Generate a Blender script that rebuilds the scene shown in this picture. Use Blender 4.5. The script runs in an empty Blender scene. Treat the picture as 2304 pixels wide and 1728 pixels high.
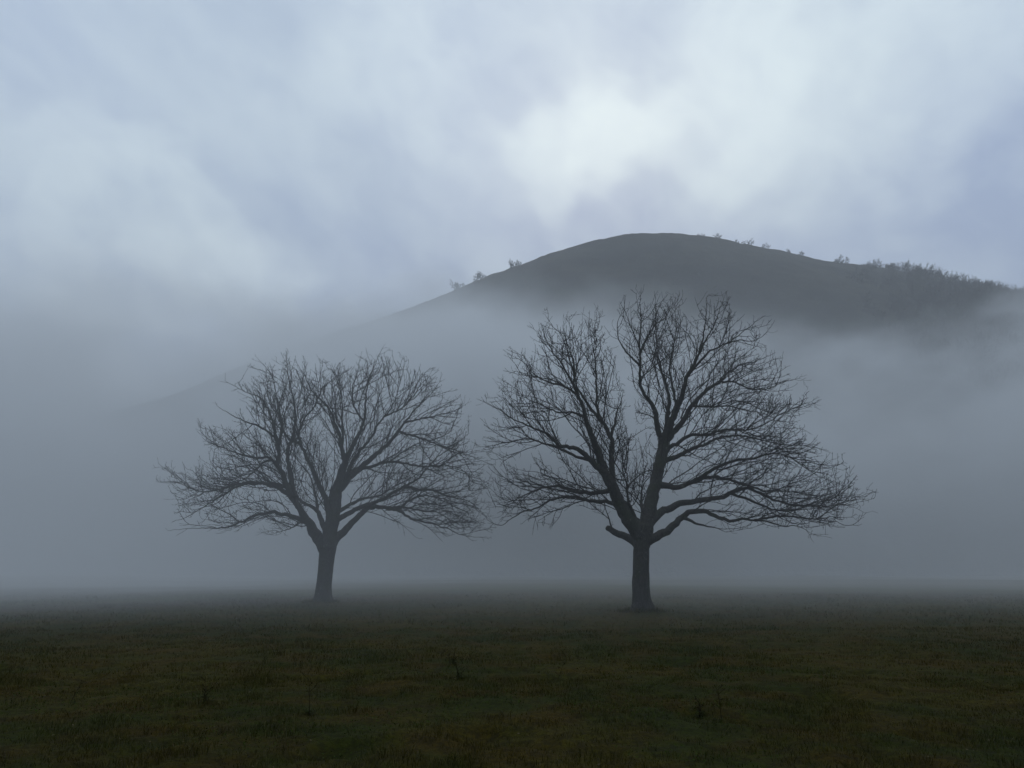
import bpy, math, random
import numpy as np
from mathutils import Vector

# ------------------------------------------------------------------ camera, world, sun, exposure
SC = bpy.context.scene
COL = SC.collection
W0, H0, F0 = 2304.0, 1728.0, 1676.0          # photograph size, focal length in its pixels
PITCH = math.radians(13.8)
EYE = 1.65
cd = bpy.data.cameras.new('camera'); cam = bpy.data.objects.new('camera', cd); COL.objects.link(cam)
cd.sensor_width = 36.0; cd.lens = 36.0 * F0 / W0
cd.clip_start = 0.1; cd.clip_end = 5000
cam.location = (0, 0, EYE); cam.rotation_euler = (math.radians(90) + PITCH, 0, 0)
SC.camera = cam
SC.view_settings.view_transform = 'Standard'; SC.view_settings.look = 'None'
SC.view_settings.gamma = 1.0; SC.view_settings.exposure = 0.0
SC.cycles.use_denoising = True
SC.cycles.volume_bounces = 1
SC.cycles.max_bounces = 4
SC.cycles.diffuse_bounces = 1
SC.cycles.volume_max_steps = 256
SC.cycles.use_light_tree = False

SUN_EL, SUN_AZ = math.radians(33), math.radians(8)     # az to the right of straight ahead (+Y)


def ray(px, py):
    """direction of photograph pixel, scaled so that y = 1"""
    dx = (px - W0 / 2) / F0; dy = -(py - H0 / 2) / F0
    y = math.cos(PITCH) - dy * math.sin(PITCH); z = math.sin(PITCH) + dy * math.cos(PITCH)
    return np.array([dx / y, 1.0, z / y])


class E:
    """tiny expression builder over Math nodes"""
    def __init__(s, nt, sock): s.nt, s.s = nt, sock
    def op(s, kind, *a, clamp=False):
        n = s.nt.nodes.new('ShaderNodeMath'); n.operation = kind; n.use_clamp = clamp
        for i, v in enumerate((s,) + a):
            if isinstance(v, E): s.nt.links.new(v.s, n.inputs[i])
            else: n.inputs[i].default_value = v
        return E(s.nt, n.outputs[0])
    def __add__(s, o): return s.op('ADD', o)
    __radd__ = __add__
    def __mul__(s, o): return s.op('MULTIPLY', o)
    __rmul__ = __mul__
    def __sub__(s, o): return s.op('SUBTRACT', o)
    def __truediv__(s, o): return s.op('DIVIDE', o)
    def clamp(s): return s.op('ADD', 0.0, clamp=True)
    def max(s, o): return s.op('MAXIMUM', o)
    def exp(s): return E(s.nt, None)._e(s)
    def _e(s, x):
        n = s.nt.nodes.new('ShaderNodeMath'); n.operation = 'POWER'; n.inputs[0].default_value = math.e
        s.nt.links.new(x.s, n.inputs[1]); return E(s.nt, n.outputs[0])
    def smooth(s, a, b, t0=0.0, t1=1.0):
        n = s.nt.nodes.new('ShaderNodeMapRange'); n.interpolation_type = 'SMOOTHSTEP'
        s.nt.links.new(s.s, n.inputs['Value'])
        n.inputs['From Min'].default_value = a; n.inputs['From Max'].default_value = b
        n.inputs['To Min'].default_value = t0; n.inputs['To Max'].default_value = t1
        return E(s.nt, n.outputs['Result'])


def noise(nt, vec, scale, detail=2.0, rough=0.5, dist=0.0):
    n = nt.nodes.new('ShaderNodeTexNoise')
    n.inputs['Scale'].default_value = scale; n.inputs['Detail'].default_value = detail
    n.inputs['Roughness'].default_value = rough; n.inputs['Distortion'].default_value = dist
    if vec is not None: nt.links.new(vec, n.inputs['Vector'])
    return n


def vmath(nt, op, a, b):
    n = nt.nodes.new('ShaderNodeVectorMath'); n.operation = op
    for i, v in enumerate((a, b)):
        if isinstance(v, (tuple, list)): n.inputs[i].default_value = v
        else: nt.links.new(v, n.inputs[i])
    return n.outputs['Value'] if op == 'DOT_PRODUCT' else n.outputs[0]


def mixc(nt, fac, a, b, mode='MIX'):
    n = nt.nodes.new('ShaderNodeMix'); n.data_type = 'RGBA'; n.blend_type = mode
    for key, v in ((0, fac), (6, a), (7, b)):
        if isinstance(v, E): nt.links.new(v.s, n.inputs[key])
        elif isinstance(v, (int, float)): n.inputs[key].default_value = v
        elif isinstance(v, tuple): n.inputs[key].default_value = (*v, 1.0)
        else: nt.links.new(v, n.inputs[key])
    return n.outputs[2]


def make_world():
    w = bpy.data.worlds.new('World'); SC.world = w; w.use_nodes = True
    nt = w.node_tree; nt.nodes.clear()
    out = nt.nodes.new('ShaderNodeOutputWorld'); bg = nt.nodes.new('ShaderNodeBackground')
    nt.links.new(bg.outputs[0], out.inputs['Surface'])
    sky = nt.nodes.new('ShaderNodeTexSky'); sky.sky_type = 'NISHITA'; sky.sun_disc = False
    sky.sun_elevation = SUN_EL; sky.sun_rotation = SUN_AZ; sky.air_density = 1.0; sky.dust_density = 3.0
    tc = nt.nodes.new('ShaderNodeTexCoord'); d = tc.outputs['Generated']
    sep = nt.nodes.new('ShaderNodeSeparateXYZ'); nt.links.new(d, sep.inputs[0])
    X, Y, Z = (E(nt, sep.outputs[i]) for i in range(3))
    # warped direction for ragged cloud edges
    comb = nt.nodes.new('ShaderNodeCombineXYZ')
    # banding that runs down to the right
    u = X * 0.87 - Z * 0.5; v = X * 0.5 + Z * 0.87
    nt.links.new((u * 1.8).s, comb.inputs[0]); nt.links.new((v * 2.6).s, comb.inputs[1])
    nt.links.new((Y * 0.8 + 3.7).s, comb.inputs[2])
    n1 = noise(nt, comb.outputs[0], 1.3, 4, 0.50, 0.2)
    n2 = noise(nt, comb.outputs[0], 3.2, 5, 0.52, 0.5)
    wn = noise(nt, d, 3.8, 3, 0.5)
    wv = vmath(nt, 'SUBTRACT', wn.outputs['Color'], (0.5, 0.5, 0.5))
    ws = nt.nodes.new('ShaderNodeVectorMath'); ws.operation = 'SCALE'; nt.links.new(wv, ws.inputs[0]); ws.inputs['Scale'].default_value = 0.11
    dw = vmath(nt, 'ADD', d, ws.outputs[0])
    glow = None
    #  photograph pixel of the brighter cloud parts, angular radius (deg), strength
    for px, py, rad, st in BRIGHT:
        r = ray(px, py); r = r / np.linalg.norm(r)
        dt = E(nt, vmath(nt, 'DOT_PRODUCT', dw, tuple(float(q) for q in r)))
        g = dt.smooth(math.cos(math.radians(rad)), 1.0) * st
        glow = g if glow is None else glow + g
    f1 = E(nt, n1.outputs['Fac']).smooth(0.28, 0.72)
    n3 = noise(nt, comb.outputs[0], 8.5, 5, 0.6, 0.6); f3 = E(nt, n3.outputs['Fac']).smooth(0.3, 0.7)
    f2 = E(nt, n2.outputs['Fac']).smooth(0.35, 0.68)
    tex = (f1 - 0.5) * 0.15 + (f2 - 0.5) * 0.17 + (f3 - 0.5) * 0.09
    raw = (glow * 0.72 + tex * (glow * 1.3 + 0.85) + 0.245 + Z.smooth(0.38, 0.56, -0.07, 0.0)
           + Z.smooth(0.41, 0.54, -0.10, 0.0) * X.smooth(-0.45, 0.05, 0.15, 1.0)).max(0.0)
    amt = ((raw * -1.45).exp() * -1.0) + 1.0
    elev = Z.smooth(0.0, 0.62)
    base = mixc(nt, elev, (3.5, 4.4, 6.2), (4.1, 5.25, 7.6))
    tint = mixc(nt, E(nt, n1.outputs['Fac']).smooth(0.3, 0.7), base, (4.1, 5.3, 6.9))
    tint = mixc(nt, 0.45, base, tint)
    col = mixc(nt, amt, tint, (9.9, 11.4, 11.7))
    gr = nt.nodes.new('ShaderNodeMapRange'); nt.links.new(sep.outputs[2], gr.inputs[0])
    gr.inputs['From Min'].default_value = -0.10; gr.inputs['From Max'].default_value = 0.0
    col = mixc(nt, E(nt, gr.outputs[0]), (0.25, 0.28, 0.28), col)
    # overcast: brightest overhead
    col = mixc(nt, Z.smooth(0.66, 1.0), col, (12.5, 13.6, 15.0))
    fin = mixc(nt, 0.96, sky.outputs[0], col)
    nt.links.new(fin, bg.inputs['Color']); bg.inputs['Strength'].default_value = SKY_K
    w.cycles.sampling_method = 'MANUAL'; w.cycles.sample_map_resolution = 512


SKY_K = 0.085
BRIGHT = [(1180, -90, 18, 0.34), (1390, 50, 12, 0.30), (1680, 60, 13, 0.30), (1940, 90, 11, 0.22), (1310, 190, 7, 0.30), (1000, 60, 12, 0.14),
          (350, 440, 7, 0.17), (540, 520, 7, 0.12), (790, 580, 7, 0.16), (60, 400, 8, 0.08), (2190, 100, 11, 0.16), (1560, 180, 7, 0.24)]
make_world()
sd = bpy.data.lights.new('sun', 'SUN'); so = bpy.data.objects.new('sun', sd); COL.objects.link(so)
sd.energy = 0.5; sd.angle = math.radians(20); sd.color = (1.0, 0.95, 0.88)
sdir = Vector((math.sin(SUN_AZ) * math.cos(SUN_EL), math.cos(SUN_AZ) * math.cos(SUN_EL), math.sin(SUN_EL)))
so.rotation_euler = sdir.to_track_quat('Z', 'Y').to_euler(); so.location = (0, 0, 60)


# ------------------------------------------------------------------ helpers
def tag(o, label=None, cat=None, group=None, kind=None):
    for k, v in (('label', label), ('category', cat), ('group', group), ('kind', kind)):
        if v: o[k] = v
    return o


def np_mesh(name, verts, faces, mat, parent=None, smooth=False, attrs=None):
    """verts (n,3); faces: list of arrays (m,k)"""
    me = bpy.data.meshes.new(name)
    verts = np.asarray(verts, np.float32)
    fl = [np.asarray(f, np.int32) for f in faces if len(f)]
    me.vertices.add(len(verts)); me.vertices.foreach_set('co', verts.ravel())
    nl = sum(f.size for f in fl); npoly = sum(len(f) for f in fl)
    me.loops.add(nl); me.loops.foreach_set('vertex_index', np.concatenate([f.ravel() for f in fl]))
    me.polygons.add(npoly)
    tot = np.concatenate([np.full(len(f), f.shape[1], np.int32) for f in fl])
    me.polygons.foreach_set('loop_start', np.concatenate([[0], np.cumsum(tot)[:-1]]).astype(np.int32))
    me.polygons.foreach_set('loop_total', tot)
    me.polygons.foreach_set('use_smooth', np.full(npoly, smooth))
    if attrs:
        for k, v in attrs.items():
            a = me.attributes.new(k, 'FLOAT', 'POINT'); a.data.foreach_set('value', np.asarray(v, np.float32))
    me.update(calc_edges=True); me.validate()
    me.materials.append(mat)
    o = bpy.data.objects.new(name, me); COL.objects.link(o)
    if parent: o.parent = parent
    return o


def empty(name, loc):
    o = bpy.data.objects.new(name, None); COL.objects.link(o); o.location = loc; o.empty_display_size = 0.3
    return o


def vnoise(x, y, seed=0):
    """2-D value noise, -1..1"""
    x = np.asarray(x, float); y = np.asarray(y, float)
    xi = np.floor(x).astype(np.int64); yi = np.floor(y).astype(np.int64)
    fx = x - xi; fy = y - yi; fx = fx * fx * (3 - 2 * fx); fy = fy * fy * (3 - 2 * fy)
    def h(a, b):
        n = (a * 374761393 + b * 668265263 + seed * 144269) & 0xffffffff
        n = ((n ^ (n >> 13)) * 1274126177) & 0xffffffff
        return ((n ^ (n >> 16)) & 0xffff) / 32767.5 - 1
    return (h(xi, yi) * (1 - fx) + h(xi + 1, yi) * fx) * (1 - fy) + (h(xi, yi + 1) * (1 - fx) + h(xi + 1, yi + 1) * fx) * fy


def fbm(x, y, seed=0, octs=3):
    s = 0; a = 1; t = 0
    for k in range(octs):
        s = s + a * vnoise(x * 2 ** k, y * 2 ** k, seed + k * 7); t += a; a *= 0.5
    return s / t


def surf_mat(name, build, rough=0.9, spec=0.2):
    m = bpy.data.materials.new(name); m.use_nodes = True; nt = m.node_tree
    b = nt.nodes['Principled BSDF']; b.inputs['Roughness'].default_value = rough
    b.inputs['Specular IOR Level'].default_value = spec
    build(nt, b)
    return m


def geo_pos(nt): return nt.nodes.new('ShaderNodeNewGeometry').outputs['Position']


def bump(nt, b, h, strength, dist):
    n = nt.nodes.new('ShaderNodeBump'); n.inputs['Strength'].default_value = strength; n.inputs['Distance'].default_value = dist
    nt.links.new(h, n.inputs['Height']); nt.links.new(n.outputs[0], b.inputs['Normal'])


def field_colour(nt, p):
    """meadow colour shared by the soil sheet and the blades: green, olive, rusty brown patches"""
    a = E(nt, noise(nt, p, 0.22, 4, 0.6).outputs['Fac']).smooth(0.42, 0.60)
    c = E(nt, noise(nt, p, 0.9, 4, 0.6).outputs['Fac']).smooth(0.40, 0.66)
    s = E(nt, noise(nt, p, 3.6, 3, 0.6).outputs['Fac']).smooth(0.46, 0.62)
    col = mixc(nt, a, GREEN, OLIVE)
    col = mixc(nt, c * 0.75, col, RUST)
    col = mixc(nt, s * 0.35, col, DARKG)
    return col


GREEN, OLIVE, RUST, DARKG = (0.021, 0.028, 0.002), (0.043, 0.039, 0.004), (0.047, 0.029, 0.002), (0.006, 0.007, 0.001)


def m_ground(nt, b):
    p = geo_pos(nt); col = field_colour(nt, p)
    mott = E(nt, noise(nt, p, 14.0, 5, 0.75).outputs['Fac']).smooth(0.40, 0.60)
    col = mixc(nt, mott, mixc(nt, 0.55, col, (0.006, 0.006, 0.004)), col)
    nt.links.new(col, b.inputs['Base Color'])
    bump(nt, b, noise(nt, p, 28.0, 5, 0.7).outputs['Fac'], 0.9, 0.05)


def m_grass(nt, b):
    p = geo_pos(nt); col = field_colour(nt, p)
    at = nt.nodes.new('ShaderNodeAttribute'); at.attribute_name = 'tone'
    t = E(nt, at.outputs['Fac'])
    col = mixc(nt, t.smooth(0.50, 1.0) * 0.65, col, (0.085, 0.072, 0.028))     # dry straw blades
    col = mixc(nt, t.smooth(0.45, 0.0) * 0.6, col, (0.006, 0.011, 0.001))
    nt.links.new(col, b.inputs['Base Color'])


def m_hill(nt, b):
    p = geo_pos(nt)
    a = E(nt, noise(nt, p, 0.035, 5, 0.6).outputs['Fac']).smooth(0.4, 0.62)
    c = E(nt, noise(nt, p, 0.22, 5, 0.65).outputs['Fac']).smooth(0.42, 0.62)
    col = mixc(nt, a, (0.010, 0.011, 0.007), (0.036, 0.034, 0.021))
    col = mixc(nt, c * 0.5, col, (0.010, 0.010, 0.007))
    nt.links.new(col, b.inputs['Base Color'])
    bump(nt, b, noise(nt, p, 0.45, 6, 0.75).outputs['Fac'], 1.0, 2.2)


def m_bark(nt, b):
    p = geo_pos(nt)
    mp = nt.nodes.new('ShaderNodeMapping'); mp.inputs['Scale'].default_value = (1, 1, 0.25); nt.links.new(p, mp.inputs[0])
    fis = noise(nt, mp.outputs[0], 26.0, 5, 0.7)
    lich = E(nt, noise(nt, p, 9.0, 5, 0.75).outputs['Fac']).smooth(0.58, 0.68)
    moss = E(nt, noise(nt, p, 2.1, 4, 0.6).outputs['Fac']).smooth(0.45, 0.68)
    col = mixc(nt, E(nt, fis.outputs['Fac']).smooth(0.35, 0.65), (0.016, 0.015, 0.013), (0.045, 0.042, 0.037))
    col = mixc(nt, moss * 0.6, col, (0.026, 0.032, 0.014))
    col = mixc(nt, lich * 0.8, col, (0.13, 0.135, 0.115))
    nt.links.new(col, b.inputs['Base Color'])
    bump(nt, b, fis.outputs['Fac'], 1.0, 0.05)


def plain(c, v=0.3, sc=8.0):
    def f(nt, b):
        n = E(nt, noise(nt, geo_pos(nt), sc, 3, 0.6).outputs['Fac']).smooth(0.3, 0.7)
        nt.links.new(mixc(nt, n, tuple(q * (1 - v) for q in c), tuple(q * (1 + v) for q in c)), b.inputs['Base Color'])
    return f


M = dict(ground=surf_mat('meadow_soil', m_ground, 0.95, 0.05), grass=surf_mat('grass_blades', m_grass, 0.85, 0.06),
         hill=surf_mat('hill_turf', m_hill, 0.95, 0.05), bark=surf_mat('bark', m_bark),
         twig=surf_mat('twig_bark', plain((0.022, 0.020, 0.018), 0.4)),
         shrub=surf_mat('shrub_wood', plain((0.018, 0.017, 0.014), 0.3, 0.5), 0.95, 0.05),
         weed=surf_mat('weed_stalk', plain((0.013, 0.010, 0.004), 0.3, 30), 0.95, 0.03),
         weed_leaf=surf_mat('weed_leaf', plain((0.010, 0.014, 0.003), 0.4, 30), 0.95, 0.03),
         leaf=surf_mat('fallen_leaf', plain((0.07, 0.058, 0.033), 0.5, 5), 0.8, 0.1),
         clover=surf_mat('clover_leaf', plain((0.018, 0.031, 0.003), 0.4, 4), 0.85, 0.05))

# ------------------------------------------------------------------ ground
RB = (1444.0, 1377.0); LB = (724.0, 1356.0)            # feet of the two trees in the photograph
def foot(p):
    r = ray(*p); t = (0.06 - EYE) / r[2]; return r * t + np.array([0, 0, EYE])
FR, FL = foot(RB), foot(LB)


def ground_h(x, y):
    h = 0.10 * fbm(x / 9, y / 9, 3, 2) + 0.030 * fbm(x / 1.1, y / 1.1, 5, 3)
    near = np.clip((45 - y) / 30, 0, 1)
    far = np.clip((y - 45) / 60, 0, 1); h = h + 0.55 * far * fbm(x / 38, y / 30, 91, 3)
    h = h + near * (0.032 * np.maximum(fbm(x / 0.22, y / 0.22, 11, 3), -0.3))
    h = h - 0.075 * np.maximum(fbm(x / 0.8, y / 0.8, 19, 2) - 0.32, 0) * near * 3
    for f, a in ((FR, 0.12), (FL, 0.10)):
        d2 = (x - f[0]) ** 2 + (y - f[1]) ** 2
        h = h * (1 - 0.8 * np.exp(-d2 / 4)) + a * np.exp(-d2 / 0.8) + 0.03 * np.exp(-d2 / 5)
    return h


def make_ground():
    ys = [-140.0]
    while ys[-1] < 1500:
        y = ys[-1]
        st = 0.045 if 5.5 < y < 11 else max(0.05, 0.05 * (y / 11) ** 1.6) if y >= 11 else min(12, 0.05 + (5.5 - y) * 0.12)
        ys.append(y + max(st, 0.045))
    ys = np.array(ys)
    s = np.linspace(-1, 1, 561); u = s * (0.22 + 0.78 * np.abs(s) ** 2.2)
    Yg, U = np.meshgrid(ys, u, indexing='ij')
    Wd = 24 + 1.35 * np.abs(Yg - 4)
    Xg = U * Wd
    Z = ground_h(Xg, Yg)
    n, m = Xg.shape
    idx = np.arange(n * m).reshape(n, m)
    f = np.stack([idx[:-1, :-1], idx[:-1, 1:], idx[1:, 1:], idx[1:, :-1]], -1).reshape(-1, 4)
    o = np_mesh('ground', np.stack([Xg, Yg, Z], -1).reshape(-1, 3), [f], M['ground'], smooth=True)
    tag(o, kind='structure')
make_ground()

# ------------------------------------------------------------------ hill
CREST = [(0, 985), (200, 950), (360, 915), (480, 870), (560, 828), (640, 790), (760, 748), (880, 706), (980, 668), (1040, 645),
         (1100, 622), (1166, 599), (1215, 580), (1270, 562), (1330, 545), (1400, 529), (1460, 525), (1520, 527), (1580, 533), (1640, 544),
         (1730, 562), (1800, 574), (1880, 590), (1950, 602), (2010, 619), (2080, 634), (2150, 648), (2230, 664), (2304, 690),
         (2420, 725), (2600, 790), (2800, 850)]
RY = 320.0                                              # distance of the ridge line


def hill_grid():
    xs = np.linspace(-420, 430, 560); ys = np.linspace(118, 520, 300)
    X, Y = np.meshgrid(xs, ys, indexing='ij')
    ridge = RY + 14 * np.sin(xs / 90.0)
    t = (Y - 140) / (ridge[:, None] - 140)
    prof = np.where(t < 1, np.clip(t, 0, 1) ** 1.15 * (1.9 - 0.9 * np.clip(t, 0, 1)), 1 - 0.55 * np.clip(t - 1, 0, 9) ** 1.3)
    tc = np.clip(t, 0, 1); prof = np.where(t < 1, (1 - (1 - tc) ** 1.35) * (0.35 + 0.65 * np.clip(tc / 0.2, 0, 1)), prof)
    tx, te = [], []
    for px, py in CREST:
        r = ray(px, py); tx.append(r[0]); te.append(r[2])
    H = np.full(len(xs), 100.0)
    for _ in range(12):                                 # ridge height so that the skyline has the hill's outline
        Z = H[:, None] * prof
        el = (Z - EYE) / Y; k = np.argmax(el, 1); ii = np.arange(len(xs))
        want = np.interp(xs / Y[ii, k], tx, te)
        H = H * np.clip(want / np.maximum(el[ii, k], 1e-3), 0.5, 2)
    H = np.convolve(np.pad(H, 3, mode='edge'), np.ones(7) / 7, 'valid')
    Z = H[:, None] * prof
    gul = fbm(X / 34, Y / 60, 31, 4) * 4.5 * np.sin(np.clip(t, 0, 1) * math.pi) ** 1
    Z = Z + gul + 0.55 * fbm(X / 4.2, Y / 4.2, 41, 3) - 3.0 * (t < 0.02)
    return xs, ys, X, Y, Z
HX, HY, HXg, HYg, HZ = hill_grid()
n_, m_ = HZ.shape
idx = np.arange(n_ * m_).reshape(n_, m_)
f = np.stack([idx[:-1, :-1], idx[1:, :-1], idx[1:, 1:], idx[:-1, 1:]], -1).reshape(-1, 4)
tag(np_mesh('hill', np.stack([HXg, HYg, HZ], -1).reshape(-1, 3), [f], M['hill'], smooth=True), kind='structure')


def hill_z(x, y):
    fi = (x - HX[0]) / (HX[1] - HX[0]); fj = (y - HY[0]) / (HY[1] - HY[0])
    i = min(max(int(fi), 0), n_ - 2); j = min(max(int(fj), 0), m_ - 2); a = min(max(fi - i, 0), 1); c = min(max(fj - j, 0), 1)
    return float((HZ[i, j] * (1 - a) + HZ[i + 1, j] * a) * (1 - c) + (HZ[i, j + 1] * (1 - a) + HZ[i + 1, j + 1] * a) * c)


def crest_point(px, back=0.0):
    """the point of the skyline seen at photograph column px"""
    ax = ray(px, 600)[0]; best = None
    for j, y in enumerate(HY):
        x = ax * y
        if not HX[0] < x < HX[-1]: continue
        z = hill_z(x, y); e = (z - EYE) / y
        if best is None or e > best[0]: best = (e, x, y)
    y = best[2] + back; x = ax * y
    return (x, y, hill_z(x, y))


# ------------------------------------------------------------------ wood: tubes
def seg_tubes(P0, P1, R0, R1, sides):
    """independent tapered prisms for many thin segments"""
    P0, P1 = np.asarray(P0, float), np.asarray(P1, float); R0, R1 = np.asarray(R0), np.asarray(R1)
    d = P1 - P0; d /= np.maximum(np.linalg.norm(d, axis=1, keepdims=True), 1e-9)
    ref = np.where(np.abs(d[:, 2:3]) < 0.9, np.array([[0, 0, 1.0]]), np.array([[1.0, 0, 0]]))
    u = np.cross(d, ref); u /= np.linalg.norm(u, axis=1, keepdims=True); v = np.cross(d, u)
    P1 = P1 + d * (R1[:, None] * 0.4); a = np.arange(sides) * 2 * math.pi / sides
    off = u[:, None] * np.cos(a)[None, :, None] + v[:, None] * np.sin(a)[None, :, None]
    V = np.concatenate([P0[:, None] + off * R0[:, None, None], P1[:, None] + off * R1[:, None, None]], 1)
    base = (np.arange(len(P0)) * 2 * sides)[:, None]
    k = np.arange(sides); k2 = (k + 1) % sides
    q = np.stack([k, k2, k2 + sides, k + sides], -1)
    return V.reshape(-1, 3), (base[:, :, None] + q[None]).reshape(-1, 4)


def chain_tube(P, R, sides, lump=0.0, seed=0):
    """one continuous tube through the points P"""
    P = np.asarray(P, float); n = len(P)
    T = np.gradient(P, axis=0); T /= np.linalg.norm(T, axis=1, keepdims=True)
    u = np.cross(T[0], [0.3, 1, 0.1]); u /= np.linalg.norm(u); rings = []
    a = np.arange(sides) * 2 * math.pi / sides
    for i in range(n):
        u = u - T[i] * u.dot(T[i]); u /= np.linalg.norm(u); v = np.cross(T[i], u)
        r = R[i] * (1 + lump * vnoise(np.cos(a) * 1.7 + 5, np.sin(a) * 1.7 + i * 0.35 + seed, seed)
                    + lump * 0.5 * vnoise(a * 3, np.full(sides, i * 0.9), seed + 3))
        rings.append(P[i] + (u[None] * np.cos(a)[:, None] + v[None] * np.sin(a)[:, None]) * r[:, None])
    V = np.concatenate(rings + [P[:1], P[-1:]]); k = np.arange(sides); k2 = (k + 1) % sides
    q = np.concatenate([np.stack([k, k2, k2 + sides, k + sides], -1) + i * sides for i in range(n - 1)])
    t0 = np.stack([k2, k, np.full(sides, n * sides)], -1)
    t1 = np.stack([k, k2, np.full(sides, 0)], -1) + (n - 1) * sides; t1[:, 2] = n * sides + 1
    return V, q, np.concatenate([t0, t1])


class Bag:
    def __init__(s): s.v, s.q, s.t, s.n = [], [], [], 0
    def add(s, V, q, t=None):
        s.v.append(V); s.q.append(q + s.n)
        if t is not None: s.t.append(t + s.n)
        s.n += len(V)
    def build(s, name, mat, parent, org, smooth=True):
        V = np.concatenate(s.v) - np.asarray(org)
        fs = [np.concatenate(s.q)] + ([np.concatenate(s.t)] if s.t else [])
        return np_mesh(name, V, fs, mat, parent, smooth)


def resample(P, extra, step):
    """Catmull-Rom through P, at about step metres; extra columns follow linearly"""
    P = np.asarray(P, float); ex = np.asarray(extra, float)
    Q = np.vstack([2 * P[0] - P[1], P, 2 * P[-1] - P[-2]]); out = []; oe = []
    for i in range(len(P) - 1):
        p0, p1, p2, p3 = Q[i:i + 4]; n = max(1, int(round(np.linalg.norm(p2 - p1) / step)))
        for k in range(n):
            t = k / n
            out.append(0.5 * ((2 * p1) + (p2 - p0) * t + (2 * p0 - 5 * p1 + 4 * p2 - p3) * t * t + (3 * p1 - p0 - 3 * p2 + p3) * t ** 3))
            oe.append(ex[i] * (1 - t) + ex[i + 1] * t)
    out.append(P[-1]); oe.append(ex[-1])
    return np.array(out), np.array(oe)


def in_poly(x, y, poly):
    inside = np.zeros(len(x), bool); n = len(poly); j = n - 1
    for i in range(n):
        xi, yi = poly[i]; xj, yj = poly[j]
        c = ((yi > y) != (yj > y)) & (x < (xj - xi) * (y - yi) / (yj - yi + 1e-12) + xi)
        inside ^= c; j = i
    return inside


def poly_dist(x, y, poly):
    d = np.full(len(x), 1e9); n = len(poly)
    for i in range(n):
        ax, ay = poly[i]; bx, by = poly[(i + 1) % n]
        vx, vy = bx - ax, by - ay
        t = np.clip(((x - ax) * vx + (y - ay) * vy) / (vx * vx + vy * vy + 1e-9), 0, 1)
        d = np.minimum(d, np.hypot(x - ax - t * vx, y - ay - t * vy))
    return d


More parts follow.
